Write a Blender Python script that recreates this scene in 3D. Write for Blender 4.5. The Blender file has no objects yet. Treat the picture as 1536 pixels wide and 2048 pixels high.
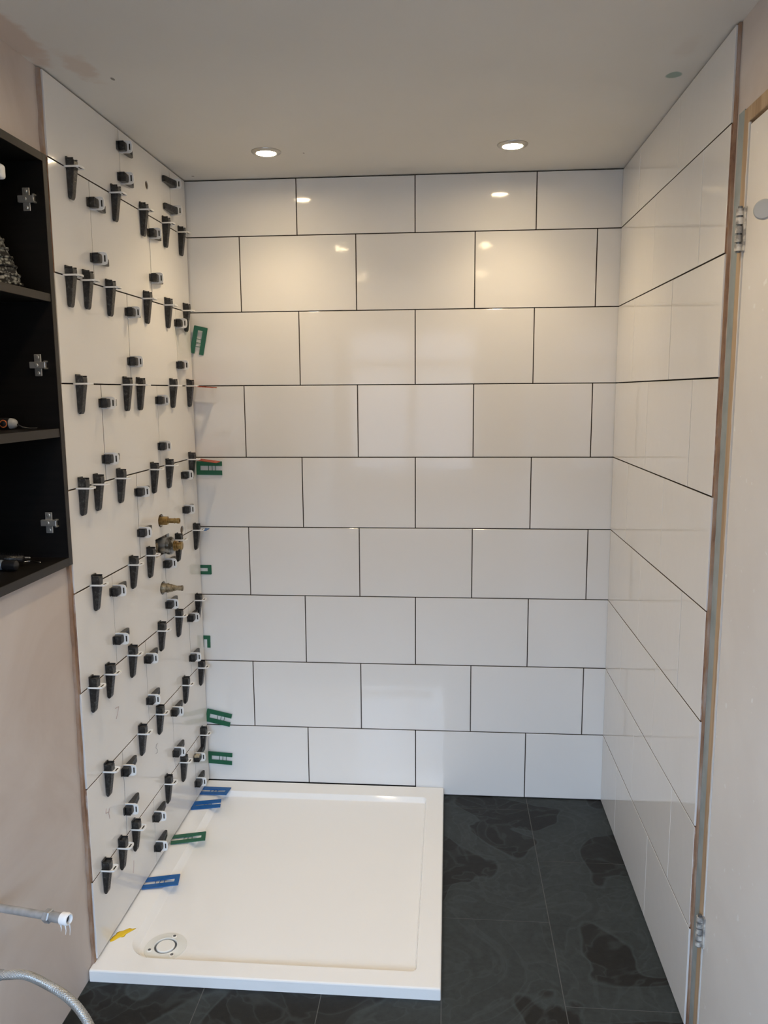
import bpy, bmesh, math, random
from mathutils import Vector, Matrix, Euler

random.seed(7)
scene = bpy.context.scene
C = scene.collection
PI = math.pi

# ------------------------------------------------------------------ camera
F_PX = 1595.58
CAM = Vector((0.9038, -2.7965, 1.4914))
ROT = Euler((1.42103, 0.00685, 0.08067), 'XYZ')
cd = bpy.data.cameras.new('camera'); cam = bpy.data.objects.new('camera', cd); C.objects.link(cam)
cam.location = CAM; cam.rotation_euler = ROT
cd.sensor_fit = 'VERTICAL'; cd.sensor_height = 36.0; cd.lens = 36.0 * F_PX / 2048.0
cd.clip_start = 0.02; cd.clip_end = 60
scene.camera = cam

# ------------------------------------------------------------------ world, exposure
SKY_STRENGTH = 25.0
world = bpy.data.worlds.new('sky'); scene.world = world; world.use_nodes = True
wn = world.node_tree; wn.nodes.clear()
wo = wn.nodes.new('ShaderNodeOutputWorld'); wb = wn.nodes.new('ShaderNodeBackground')
wc = wn.nodes.new('ShaderNodeTexCoord'); ws = wn.nodes.new('ShaderNodeSeparateXYZ'); wr = wn.nodes.new('ShaderNodeValToRGB')
wr.color_ramp.elements[0].position = 0.48; wr.color_ramp.elements[0].color = (0.05, 0.055, 0.05, 1)
wr.color_ramp.elements[1].position = 0.52; wr.color_ramp.elements[1].color = (0.55, 0.73, 1.0, 1)
wm = wn.nodes.new('ShaderNodeMath'); wm.operation = 'MULTIPLY_ADD'; wm.inputs[1].default_value = 0.5; wm.inputs[2].default_value = 0.5
wn.links.new(wc.outputs['Generated'], ws.inputs[0]); wn.links.new(ws.outputs['Z'], wm.inputs[0])
wn.links.new(wm.outputs[0], wr.inputs[0]); wn.links.new(wr.outputs[0], wb.inputs[0]); wn.links.new(wb.outputs[0], wo.inputs[0])
wb.inputs[1].default_value = SKY_STRENGTH
vs = scene.view_settings
scene.display_settings.display_device = 'sRGB'
vs.view_transform = 'Standard'; vs.look = 'None'; vs.gamma = 1.0; vs.exposure = 0.38; vs.use_curve_mapping = False
LAMP_WATT = 7.6
LAMP_COL = (1.0, 0.77, 0.47)
try:
    scene.cycles.use_denoising = True
    scene.cycles.max_bounces = 8
    scene.cycles.diffuse_bounces = 5
    scene.cycles.glossy_bounces = 3
    scene.cycles.sample_clamp_indirect = 6.0
except Exception:
    pass

# ------------------------------------------------------------------ measured room
W = 1.4662            # tiled width between the side walls
ZC = 2.208            # ceiling
YB = -3.60            # wall behind the camera, with the window
TH = 0.2525
def zj(k): return 2.0203 - (k - 1) * TH          # height of the k-th horizontal joint below the ceiling
XL = -0.012           # left plaster face
XR = 1.476            # right plaster face
RM = ROT.to_matrix()
def ray(u, v): return RM @ Vector(((u - 768) / F_PX, -(v - 1024) / F_PX, -1.0))
def onp(u, v, ax, val):                           # photo pixel -> point on an axis plane
    d = ray(u, v); return CAM + d * ((val - CAM[ax]) / d[ax])
def px_u(p):
    q = RM.transposed() @ (Vector(p) - CAM); return 768 + F_PX * q.x / -q.z
def y_on_joint(u, x, z):                          # depth along the left wall where a joint at height z crosses column u
    a, b = -2.0, 0.2
    for _ in range(50):
        m = (a + b) / 2
        if px_u((x, m, z)) < u: a = m
        else: b = m
    return (a + b) / 2

# ------------------------------------------------------------------ materials
MATS = {}
def mat(name, col, rough=0.5, metal=0.0, spec=0.5, coat=0.0):
    m = bpy.data.materials.new(name); m.use_nodes = True
    b = m.node_tree.nodes['Principled BSDF']
    b.inputs['Base Color'].default_value = (*col, 1); b.inputs['Roughness'].default_value = rough
    b.inputs['Metallic'].default_value = metal; b.inputs['Specular IOR Level'].default_value = spec
    b.inputs['Coat Weight'].default_value = coat
    MATS[name] = m; return m
def nodes(m): return m.node_tree.nodes, m.node_tree.links, m.node_tree.nodes['Principled BSDF']
def texco(m, scale=(1, 1, 1), obj=True):
    n, l, b = nodes(m); t = n.new('ShaderNodeTexCoord'); mp = n.new('ShaderNodeMapping')
    mp.inputs['Scale'].default_value = scale
    if obj: l.new(t.outputs['Object'], mp.inputs[0])
    else:
        g = n.new('ShaderNodeNewGeometry'); l.new(g.outputs['Position'], mp.inputs[0])
    return mp.outputs[0]
def noise(m, co, scale, detail=3, rough=0.5, dist=0.0):
    n, l, b = nodes(m); t = n.new('ShaderNodeTexNoise'); t.inputs['Scale'].default_value = scale
    t.inputs['Detail'].default_value = detail; t.inputs['Roughness'].default_value = rough; t.inputs['Distortion'].default_value = dist
    l.new(co, t.inputs['Vector']); return t.outputs['Fac']
def ramp(m, fac, stops, interp='LINEAR'):
    n, l, b = nodes(m); r = n.new('ShaderNodeValToRGB'); r.color_ramp.interpolation = interp
    while len(r.color_ramp.elements) < len(stops): r.color_ramp.elements.new(0.5)
    for e, (p, c) in zip(r.color_ramp.elements, stops):
        e.position = p; e.color = (*c, 1) if len(c) == 3 else c
    l.new(fac, r.inputs[0]); return r.outputs[0]
def mix(m, fac, a, bb):
    n, l, b = nodes(m); x = n.new('ShaderNodeMix'); x.data_type = 'RGBA'
    if isinstance(fac, (int, float)): x.inputs[0].default_value = fac
    else: l.new(fac, x.inputs[0])
    for s, i in ((a, 6), (bb, 7)):
        if isinstance(s, tuple): x.inputs[i].default_value = (*s, 1)
        else: l.new(s, x.inputs[i])
    return x.outputs[2]
def setcol(m, sock): n, l, b = nodes(m); l.new(sock, b.inputs['Base Color'])
def bump(m, h, strength, dist=0.001):
    n, l, b = nodes(m); x = n.new('ShaderNodeBump'); x.inputs['Strength'].default_value = strength; x.inputs['Distance'].default_value = dist
    l.new(h, x.inputs['Height']); l.new(x.outputs[0], b.inputs['Normal'])
def spot_mask(m, centre, radii, soft=0.35, wob=0.0):
    """mask of an elliptical stain at a world position; wob roughens its edge"""
    n, l, b = nodes(m); g = n.new('ShaderNodeNewGeometry')
    s = n.new('ShaderNodeVectorMath'); s.operation = 'SUBTRACT'; s.inputs[1].default_value = centre; l.new(g.outputs['Position'], s.inputs[0])
    d = n.new('ShaderNodeVectorMath'); d.operation = 'DIVIDE'; d.inputs[1].default_value = radii; l.new(s.outputs[0], d.inputs[0])
    le = n.new('ShaderNodeVectorMath'); le.operation = 'LENGTH'; l.new(d.outputs[0], le.inputs[0])
    v = le.outputs['Value']
    if wob:
        nz = noise(m, g.outputs['Position'], 25, 4)
        a = n.new('ShaderNodeMath'); a.operation = 'MULTIPLY_ADD'; a.inputs[1].default_value = wob; l.new(nz, a.inputs[0]); l.new(v, a.inputs[2]); v = a.outputs[0]
    r = n.new('ShaderNodeMapRange'); r.interpolation_type = 'SMOOTHSTEP'
    r.inputs['From Min'].default_value = 1.0 + wob * 0.5 - soft; r.inputs['From Max'].default_value = 1.0 + wob * 0.5
    r.inputs['To Min'].default_value = 1.0; r.inputs['To Max'].default_value = 0.0
    l.new(v, r.inputs['Value']); return r.outputs[0]

m = mat('white_tile', (0.80, 0.79, 0.775), 0.07, spec=0.5)
co = texco(m, obj=False); bump(m, noise(m, co, 26, 1.5), 0.05, 0.004)
m = mat('tile_edge', (0.66, 0.65, 0.64), 0.7)
m = mat('tile_biscuit', (0.10, 0.072, 0.052), 0.95)
m = mat('tile_raw_end', (0.34, 0.20, 0.13), 0.95)
co = texco(m, obj=False); setcol(m, ramp(m, noise(m, co, 30, 5), [(0.35, (0.24, 0.125, 0.075)), (0.55, (0.36, 0.225, 0.15)), (0.7, (0.52, 0.46, 0.42))]))
m = mat('joint_dark', (0.022, 0.017, 0.013), 0.95)
m = mat('floor_grout', (0.11, 0.112, 0.11), 0.95)

m = mat('slate', (0.02, 0.023, 0.022), 0.58, spec=0.32)
n_, l_, b_ = nodes(m); co = texco(m, obj=False)
big = noise(m, co, 1.7, 1.6, 0.4, 2.4)
f1 = ramp(m, big, [(0.505, (0, 0, 0)), (0.52, (1, 1, 1)), (0.535, (0.6, 0.6, 0.6)), (0.7, (0.8, 0.8, 0.8))])
sw = noise(m, co, 4.2, 2.0, 0.4, 3.2)
f2 = ramp(m, sw, [(0.46, (0, 0, 0)), (0.50, (0.8, 0.8, 0.8)), (0.515, (1, 1, 1)), (0.53, (0.35, 0.35, 0.35)), (0.62, (0.15, 0.15, 0.15))])
fine = noise(m, co, 55, 6, 0.65)
base = mix(m, ramp(m, fine, [(0.3, (0, 0, 0)), (0.75, (1, 1, 1))]), (0.005, 0.0055, 0.0053), (0.011, 0.0122, 0.012))
dust = mix(m, ramp(m, fine, [(0.25, (0, 0, 0)), (0.8, (1, 1, 1))]), (0.024, 0.032, 0.034), (0.044, 0.055, 0.058))
c1 = mix(m, f1, base, dust)
mm = n_.new('ShaderNodeMath'); mm.operation = 'MULTIPLY'; mm.inputs[1].default_value = 0.30; l_.new(f2, mm.inputs[0])
c2 = mix(m, mm.outputs[0], c1, (0.060, 0.074, 0.078))
setcol(m, c2); bump(m, noise(m, co, 38, 6, 0.6), 0.25, 0.002)

m = mat('plaster_pink', (0.60, 0.50, 0.45), 0.85)
co = texco(m, obj=False)
pz = noise(m, co, 2.6, 5, 0.6, 0.8)
setcol(m, ramp(m, pz, [(0.30, (0.54, 0.46, 0.41)), (0.52, (0.61, 0.54, 0.495)), (0.72, (0.66, 0.60, 0.56))]))
bump(m, noise(m, co, 14, 5, 0.6), 0.12, 0.003)

m = mat('ceiling_paint', (0.72, 0.70, 0.665), 0.85)
co = texco(m, obj=False)
cb = ramp(m, noise(m, co, 1.6, 3), [(0.3, (0.70, 0.68, 0.645)), (0.7, (0.745, 0.725, 0.69))])
for cen, rad, colr, soft, wob in [((0.085, -0.96, ZC), (0.040, 0.10, 1), (0.66, 0.585, 0.525), 0.5, 1.2),
                                  ((0.012, -1.16, ZC), (0.050, 0.22, 1), (0.63, 0.53, 0.46), 0.4, 0.9),
                                  ((1.416, -0.781, ZC), (0.020, 0.022, 1), (0.33, 0.42, 0.38), 0.25, 0.6),
                                  ((0.127, -0.886, ZC), (0.005, 0.011, 1), (0.25, 0.24, 0.22), 0.3, 0.3),
                                  ((0.46, -0.27, ZC), (0.0035, 0.006, 1), (0.3, 0.28, 0.26), 0.3, 0.0),
                                  ((0.045, -0.05, ZC), (0.006, 0.006, 1), (0.3, 0.28, 0.26), 0.3, 0.0),
                                  ((1.40, -0.93, ZC), (0.03, 0.07, 1), (0.69, 0.655, 0.615), 0.6, 1.0)]:
    cb = mix(m, spot_mask(m, cen, rad, soft, wob), cb, colr)
setcol(m, cb); bump(m, noise(m, co, 30, 4), 0.05, 0.002)

m = mat('adhesive', (0.30, 0.20, 0.13), 0.9)
co = texco(m, (1, 1, 0.5), obj=False)
setcol(m, ramp(m, noise(m, co, 16, 5, 0.6), [(0.3, (0.20, 0.105, 0.065)), (0.5, (0.34, 0.215, 0.14)), (0.68, (0.42, 0.34, 0.29))]))
bump(m, noise(m, co, 60, 4), 0.4, 0.003)
m = mat('grey_bead', (0.30, 0.345, 0.355), 0.6)
co = texco(m, obj=False); setcol(m, ramp(m, noise(m, co, 18, 4), [(0.3, (0.25, 0.30, 0.31)), (0.7, (0.36, 0.40, 0.41))]))
m = mat('raw_wood', (0.47, 0.33, 0.20), 0.75)
co = texco(m, (30, 30, 1.5), obj=False); setcol(m, ramp(m, noise(m, co, 2.5, 4), [(0.3, (0.36, 0.24, 0.14)), (0.65, (0.52, 0.38, 0.24))]))
m = mat('door_paint', (0.70, 0.66, 0.615), 0.42)
co = texco(m, obj=False)
dc = ramp(m, noise(m, co, 3.2, 4, 0.5, 0.5), [(0.35, (0.735, 0.705, 0.675)), (0.65, (0.80, 0.78, 0.755))])
dc = mix(m, ramp(m, noise(m, co, 46, 2), [(0.70, (0, 0, 0)), (0.73, (1, 1, 1))]), dc, (0.86, 0.86, 0.85))
setcol(m, dc); bump(m, noise(m, co, 20, 4), 0.1, 0.002)
m = mat('frame_paint', (0.68, 0.66, 0.63), 0.45)
m = mat('shower_acrylic', (0.91, 0.905, 0.89), 0.06, spec=0.5)
m = mat('drain_plastic', (0.80, 0.805, 0.77), 0.2)
m = mat('drain_cap_plastic', (0.88, 0.87, 0.83), 0.2)
m = mat('dark_screw', (0.18, 0.19, 0.20), 0.4, 0.7)
m = mat('wedge_black', (0.02, 0.02, 0.021), 0.35)
co = texco(m, (1, 1, 1)); gg = texco(m, obj=False)
wz = noise(m, gg, 120, 5, 0.7)
setcol(m, ramp(m, wz, [(0.44, (0.007, 0.007, 0.0075)), (0.60, (0.030, 0.030, 0.030)), (0.76, (0.15, 0.15, 0.145))]))
bump(m, wz, 0.3, 0.002)
m = mat('clip_white', (0.83, 0.83, 0.82), 0.35)
m = mat('packer_green', (0.012, 0.115, 0.058), 0.4)
m = mat('packer_blue', (0.005, 0.10, 0.33), 0.35)
m = mat('packer_red', (0.42, 0.075, 0.035), 0.45)
m = mat('brass', (0.40, 0.27, 0.10), 0.38, 0.85)
co = texco(m, obj=False); setcol(m, ramp(m, noise(m, co, 70, 5), [(0.3, (0.17, 0.10, 0.035)), (0.65, (0.46, 0.32, 0.13))]))
m = mat('dull_brass', (0.30, 0.25, 0.17), 0.5, 0.7)
co = texco(m, obj=False); setcol(m, ramp(m, noise(m, co, 90, 5), [(0.35, (0.13, 0.10, 0.06)), (0.65, (0.40, 0.34, 0.24))]))
m = mat('zinc', (0.52, 0.53, 0.53), 0.32, 0.9)
co = texco(m, obj=False); setcol(m, ramp(m, noise(m, co, 50, 4), [(0.40, (0.07, 0.065, 0.055)), (0.58, (0.36, 0.365, 0.36))]))
m = mat('chrome', (0.72, 0.72, 0.72), 0.18, 1.0)
m = mat('brushed_nickel', (0.50, 0.49, 0.47), 0.35, 1.0)
m = mat('cabinet_wood', (0.022, 0.016, 0.013), 0.5, spec=0.3)
co = texco(m, (3, 40, 40), obj=False); setcol(m, ramp(m, noise(m, co, 2.0, 4), [(0.3, (0.0022, 0.0017, 0.0015)), (0.7, (0.006, 0.0046, 0.0038))]))
m = mat('cabinet_edge', (0.020, 0.0155, 0.0125), 0.5)
m = mat('hinge_steel', (0.62, 0.60, 0.55), 0.36, 0.8)
m = mat('galvanised', (0.42, 0.43, 0.44), 0.42, 0.55)
co = texco(m, obj=False); setcol(m, ramp(m, noise(m, co, 45, 4), [(0.3, (0.34, 0.345, 0.35)), (0.7, (0.52, 0.53, 0.54))]))
m = mat('ptfe_tape', (0.85, 0.85, 0.85), 0.6)
m = mat('pipe_bore', (0.04, 0.045, 0.05), 0.7)
m = mat('yellow_smear', (0.82, 0.55, 0.02), 0.6)
m = mat('pencil_red', (0.50, 0.37, 0.35), 0.9)
m = mat('pencil_grey', (0.36, 0.35, 0.36), 0.9)
m = mat('hole_dark', (0.03, 0.026, 0.022), 0.95)
m = mat('painted_hinge', (0.50, 0.48, 0.44), 0.45, 0.3)
co = texco(m, obj=False); setcol(m, ramp(m, noise(m, co, 70, 4), [(0.42, (0.30, 0.29, 0.28)), (0.56, (0.68, 0.65, 0.60))]))
m = mat('disc_grey', (0.42, 0.44, 0.46), 0.3, 0.3)
m = mat('upvc', (0.80, 0.81, 0.82), 0.3)
m = mat('shaver_black', (0.015, 0.015, 0.017), 0.35)
m = mat('shaver_grey', (0.40, 0.41, 0.43), 0.35)
m = mat('orange_ring', (0.75, 0.20, 0.06), 0.4)
m = mat('handle_silver', (0.45, 0.52, 0.62), 0.25, 0.6)
m = mat('bottle_white', (0.80, 0.80, 0.80), 0.4)
m = mat('braided_steel', (0.52, 0.51, 0.48), 0.38, 0.85)
m = mat('crochet', (0.3, 0.3, 0.3), 0.9)
n_, l_, b_ = nodes(m); co = texco(m, (1, 1, 1))
vt = n_.new('ShaderNodeTexVoronoi'); vt.inputs['Scale'].default_value = 120; l_.new(co, vt.inputs['Vector'])
big = noise(m, co, 30, 3)
setcol(m, mix(m, ramp(m, vt.outputs['Distance'], [(0.25, (1, 1, 1)), (0.6, (0, 0, 0))]), (0.012, 0.012, 0.013),
              ramp(m, big, [(0.42, (0.10, 0.105, 0.10)), (0.6, (0.36, 0.37, 0.35))])))
bump(m, vt.outputs['Distance'], -0.8, 0.004)

m = bpy.data.materials.new('window_glass'); m.use_nodes = True; MATS['window_glass'] = m
nn = m.node_tree; nn.nodes.clear()
o_ = nn.nodes.new('ShaderNodeOutputMaterial'); mx = nn.nodes.new('ShaderNodeMixShader'); tr = nn.nodes.new('ShaderNodeBsdfTransparent'); gl = nn.nodes.new('ShaderNodeBsdfGlossy')
tr.inputs[0].default_value = (0.92, 0.95, 0.96, 1); gl.inputs['Roughness'].default_value = 0.08; mx.inputs[0].default_value = 0.06
tl_ = nn.nodes.new('ShaderNodeBsdfTranslucent'); tl_.inputs[0].default_value = (0.8, 0.84, 0.86, 1); m2_ = nn.nodes.new('ShaderNodeMixShader'); m2_.inputs[0].default_value = 0.08
nn.links.new(tr.outputs[0], m2_.inputs[1]); nn.links.new(tl_.outputs[0], m2_.inputs[2])
nn.links.new(m2_.outputs[0], mx.inputs[1]); nn.links.new(gl.outputs[0], mx.inputs[2]); nn.links.new(mx.outputs[0], o_.inputs[0])
m = bpy.data.materials.new('lamp_lens'); m.use_nodes = True; MATS['lamp_lens'] = m
b_ = m.node_tree.nodes['Principled BSDF']; b_.inputs['Base Color'].default_value = (0.9, 0.85, 0.75, 1)
b_.inputs['Emission Color'].default_value = (1.0, 0.77, 0.47, 1); b_.inputs['Emission Strength'].default_value = 105.0

# ------------------------------------------------------------------ mesh helpers
def obj(name, bm, material=None, parent=None, smooth=False):
    me = bpy.data.meshes.new(name); bm.normal_update(); bm.to_mesh(me); bm.free()
    return obj_me(name, me, material, parent, smooth)
def obj_me(name, me, material=None, parent=None, smooth=False):
    if material and not me.materials:
        for x in (material if isinstance(material, (list, tuple)) else [material]): me.materials.append(MATS[x])
    if smooth:
        for p in me.polygons: p.use_smooth = True
    o = bpy.data.objects.new(name, me); C.objects.link(o)
    if parent: o.parent = parent
    return o
def tag(o, label=None, cat=None, group=None, kind=None):
    if label: o['label'] = label
    if cat: o['category'] = cat
    if group: o['group'] = group
    if kind: o['kind'] = kind
    return o
def empty(name, loc, label, cat, group=None, rot=None):
    o = bpy.data.objects.new(name, None); C.objects.link(o); o.location = loc; o.empty_display_size = 0.02
    if rot: o.rotation_euler = rot
    return tag(o, label, cat, group)
def add_box(bm, x0, x1, y0, y1, z0, z1, bev=0.0, seg=1):
    r = bmesh.ops.create_cube(bm, size=1.0)
    for v in r['verts']:
        v.co = Vector(((x0 + x1) / 2 + v.co.x * (x1 - x0), (y0 + y1) / 2 + v.co.y * (y1 - y0), (z0 + z1) / 2 + v.co.z * (z1 - z0)))
    if bev:
        es = {e for v in r['verts'] for e in v.link_edges}
        bmesh.ops.bevel(bm, geom=list(es), offset=bev, segments=seg, affect='EDGES', profile=0.5)
    return bm
def box(x0, x1, y0, y1, z0, z1, bev=0.0, seg=1): return add_box(bmesh.new(), x0, x1, y0, y1, z0, z1, bev, seg)
def frame_of(d):
    d = d.normalized(); a = Vector((0, 0, 1)) if abs(d.z) < 0.9 else Vector((1, 0, 0))
    s = d.cross(a).normalized(); return s, d.cross(s).normalized()
def add_lathe(bm, base, axis, prof, n=24, cap=True):
    """prof: list of (distance along axis, radius)"""
    base = Vector(base); axis = Vector(axis).normalized(); s, t = frame_of(axis); rings = []
    for h, r in prof:
        rings.append([bm.verts.new(base + axis * h + (s * math.cos(2 * PI * i / n) + t * math.sin(2 * PI * i / n)) * max(r, 1e-5)) for i in range(n)])
    for a, b in zip(rings, rings[1:]):
        for i in range(n): bm.faces.new((a[i], a[(i + 1) % n], b[(i + 1) % n], b[i]))
    if cap:
        bm.faces.new(rings[0][::-1]); bm.faces.new(rings[-1])
    bmesh.ops.recalc_face_normals(bm, faces=bm.faces[:])
    return bm
def add_tube(bm, pts, r, n=12, cap=True):
    pts = [Vector(p) for p in pts]; rings = []; prev = None
    for i, p in enumerate(pts):
        d = (pts[min(i + 1, len(pts) - 1)] - pts[max(i - 1, 0)]).normalized()
        if prev is None: s, t = frame_of(d)
        else:
            s = (prev - d * prev.dot(d)).normalized(); t = d.cross(s)
        prev = s; rr = r[i] if isinstance(r, (list, tuple)) else r
        rings.append([bm.verts.new(p + (s * math.cos(2 * PI * k / n) + t * math.sin(2 * PI * k / n)) * rr) for k in range(n)])
    for a, b in zip(rings, rings[1:]):
        for k in range(n): bm.faces.new((a[k], a[(k + 1) % n], b[(k + 1) % n], b[k]))
    if cap: bm.faces.new(rings[0][::-1]); bm.faces.new(rings[-1])
    bmesh.ops.recalc_face_normals(bm, faces=bm.faces[:])
    return bm
def add_prism(bm, poly, f, h0, h1):
    """extrude a 2-D polygon; f(a, b, h) gives the 3-D point"""
    A = [bm.verts.new(f(a, b, h0)) for a, b in poly]; B = [bm.verts.new(f(a, b, h1)) for a, b in poly]
    k = len(poly); fs = [bm.faces.new(A[::-1]), bm.faces.new(B)]
    for i in range(k): fs.append(bm.faces.new((A[i], A[(i + 1) % k], B[(i + 1) % k], B[i])))
    bmesh.ops.recalc_face_normals(bm, faces=bm.faces[:])
    return bm
def shade_auto(o, ang=0.6):
    me = o.data
    for p in me.polygons: p.use_smooth = True
    bm = bmesh.new(); bm.from_mesh(me)
    for e in bm.edges:
        e.smooth = not (len(e.link_faces) == 2 and e.calc_face_angle(0) > ang)
    bm.to_mesh(me); bm.free()
    return o
def copy_tree(o, parent=None):
    c = o.copy(); C.objects.link(c); c.parent = parent
    for ch in list(o.children): copy_tree(ch, c)
    return c
def cut(o, cutters):
    """boolean holes baked into the mesh; cutters are bmeshes in world space (o sits at the origin)"""
    for bm in cutters:
        me = bpy.data.meshes.new('cutter'); bm.to_mesh(me); bm.free(); co_ = bpy.data.objects.new('cutter', me); C.objects.link(co_)
        md = o.modifiers.new('b', 'BOOLEAN'); md.operation = 'DIFFERENCE'; md.object = co_; md.solver = 'EXACT'
        bpy.context.view_layer.update()
        dg = bpy.context.evaluated_depsgraph_get()
        new = bpy.data.meshes.new_from_object(o.evaluated_get(dg)); o.modifiers.clear(); o.data = new
        bpy.data.objects.remove(co_); bpy.data.meshes.remove(me)

# ------------------------------------------------------------------ structure
floor = tag(obj('floor', box(-0.25, W + 0.25, YB - 0.2, 0.15, -0.12, -0.0008), 'floor_grout'), 'dark slate tiled bathroom floor', kind='structure')
tag(obj('ceiling', box(-0.25, W + 0.25, YB - 0.2, 0.15, ZC, ZC + 0.1), 'ceiling_paint'), 'off white plastered ceiling with pink patches', kind='structure')
wall_back = tag(obj('wall_back', box(-0.25, W + 0.25, 0.0095, 0.15, 0, ZC), 'joint_dark'), 'back wall of glossy white rectangular tiles', kind='structure')

# left wall: plaster with the recess that holds the cabinet
CY0, CY1, CZ0, CZ1, CXB = -1.60, -0.984, 1.086, 2.019, -0.19
PIPE_HOLES = [('c', -0.378, 1.094, 0.026, 0.021), ('b', -0.435, -0.312, 0.985, 1.043), ('c', -0.388, 0.879, 0.027, 0.021), ('c', -0.361, 2.106, 0.012, 0.012), ('c', -0.186, 1.031, 0.017, 0.014)]
def cyl_cut(y, z, ry, rz):
    bm = bmesh.new(); add_lathe(bm, (-0.10, y, z), (1, 0, 0), [(0, 1.0), (0.14, 1.0)], 28)
    for v in bm.verts: v.co.y = y + (v.co.y - y) * ry; v.co.z = z + (v.co.z - z) * rz
    return bm
def cutter(h):
    return cyl_cut(*h[1:]) if h[0] == 'c' else box(-0.10, 0.04, h[1], h[2], h[3], h[4])
wall_left = obj('wall_left', box(-0.30, XL, CY1 + 0.001, 0.0095, 0, ZC), 'plaster_pink')
cut(wall_left, [cutter(h) for h in PIPE_HOLES])
bm = bmesh.new(); bm.from_mesh(wall_left.data)
add_box(bm, -0.30, XL, CY0 - 0.001, CY1 + 0.001, 0, CZ0 - 0.001)
add_box(bm, -0.30, XL, CY0 - 0.001, CY1 + 0.001, CZ1 + 0.001, ZC)
add_box(bm, -0.30, CXB - 0.002, CY0 - 0.001, CY1 + 0.001, CZ0 - 0.001, CZ1 + 0.001)
add_box(bm, -0.30, XL, YB, CY0 - 0.001, 0, ZC)
bm.to_mesh(wall_left.data); bm.free()
tag(wall_left, 'left wall, bare pink plaster and white tiles', kind='structure')

# right wall: tiled part, then plaster with the door opening
DY0, DY1, DZ = -1.885, -1.128, 1.992
bm = bmesh.new()
add_box(bm, XR, XR + 0.2, -1.072, 0.0095, 0, ZC)
add_box(bm, XR, XR + 0.2, DY0 - 0.06, -1.072, 2.028, ZC)
add_box(bm, XR + 0.05, XR + 0.2, DY0 - 0.06, -1.072, 0, 2.028)
add_box(bm, XR, XR + 0.2, YB, DY0 - 0.06, 0, ZC)
wall_right = tag(obj('wall_right', bm, 'plaster_pink'), 'right wall, white tiles then bare plaster around a door', kind='structure')

# rear wall behind the camera with the window opening
WX0, WX1, WZ0, WZ1 = 0.07, 1.15, 0.82, 2.02
bm = bmesh.new()
add_box(bm, -0.30, WX0, YB - 0.2, YB, 0, ZC); add_box(bm, WX1, W + 0.25, YB - 0.2, YB, 0, ZC)
add_box(bm, WX0, WX1, YB - 0.2, YB, 0, WZ0); add_box(bm, WX0, WX1, YB - 0.2, YB, WZ1, ZC)
tag(obj('wall_rear', bm, 'plaster_pink'), 'plastered wall with the window opposite the shower', kind='structure')
win = tag(obj('window_1', (lambda b: (add_box(b, WX0, WX0 + 0.06, YB - 0.12, YB - 0.05, WZ0, WZ1, 0.004), add_box(b, WX1 - 0.06, WX1, YB - 0.12, YB - 0.05, WZ0, WZ1, 0.004),
      add_box(b, WX0 + 0.06, WX1 - 0.06, YB - 0.12, YB - 0.05, WZ0, WZ0 + 0.06, 0.004), add_box(b, WX0 + 0.06, WX1 - 0.06, YB - 0.12, YB - 0.05, WZ1 - 0.06, WZ1, 0.004), b)[-1])(bmesh.new()), 'upvc'),
      'white framed window behind the camera', kind='structure')
obj('transom', box(WX0 + 0.06, WX1 - 0.06, YB - 0.115, YB - 0.055, 1.68, 1.74, 0.004), 'upvc', win)
obj('mullion', box(0.585, 0.635, YB - 0.114, YB - 0.056, WZ0 + 0.06, WZ1 - 0.06, 0.004), 'upvc', win)
for a, b in ((WX0 + 0.06, 0.585), (0.635, WX1 - 0.06)):
    for c, d in ((WZ0 + 0.06, 1.68), (1.74, WZ1 - 0.06)):
        obj('pane', box(a, b, YB - 0.088, YB - 0.084, c, d), 'window_glass', win)
obj('window_sill', box(WX0 - 0.03, WX1 + 0.03, YB - 0.05, YB + 0.03, WZ0 - 0.025, WZ0, 0.004), 'upvc', win)
pl = bpy.data.lights.new('window_portal', 'AREA'); pl.shape = 'RECTANGLE'; pl.size = WX1 - WX0; pl.size_y = WZ1 - WZ0
pl.cycles.is_portal = True
po = bpy.data.objects.new('window_portal', pl); C.objects.link(po); po.location = ((WX0 + WX1) / 2, YB - 0.19, (WZ0 + WZ1) / 2); po.rotation_euler = (PI / 2, 0, 0)

# unseen house added outside; its roofline blocks the low sky from the window
m = mat('house_brick', (0.16, 0.10, 0.08), 0.9)
bm = bmesh.new(); add_prism(bm, [(-9, -3.0), (9, -3.0), (9, 3.2), (6, 4.9), (-6, 4.9), (-9, 3.2)], lambda a, b, h: Vector((a + 0.6, h, b)), -27.0, -20.0)
tag(obj('wall_sky_blocker', bm, 'house_brick'), 'unseen brick house added across from the window to block low sky', kind='structure')

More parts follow.
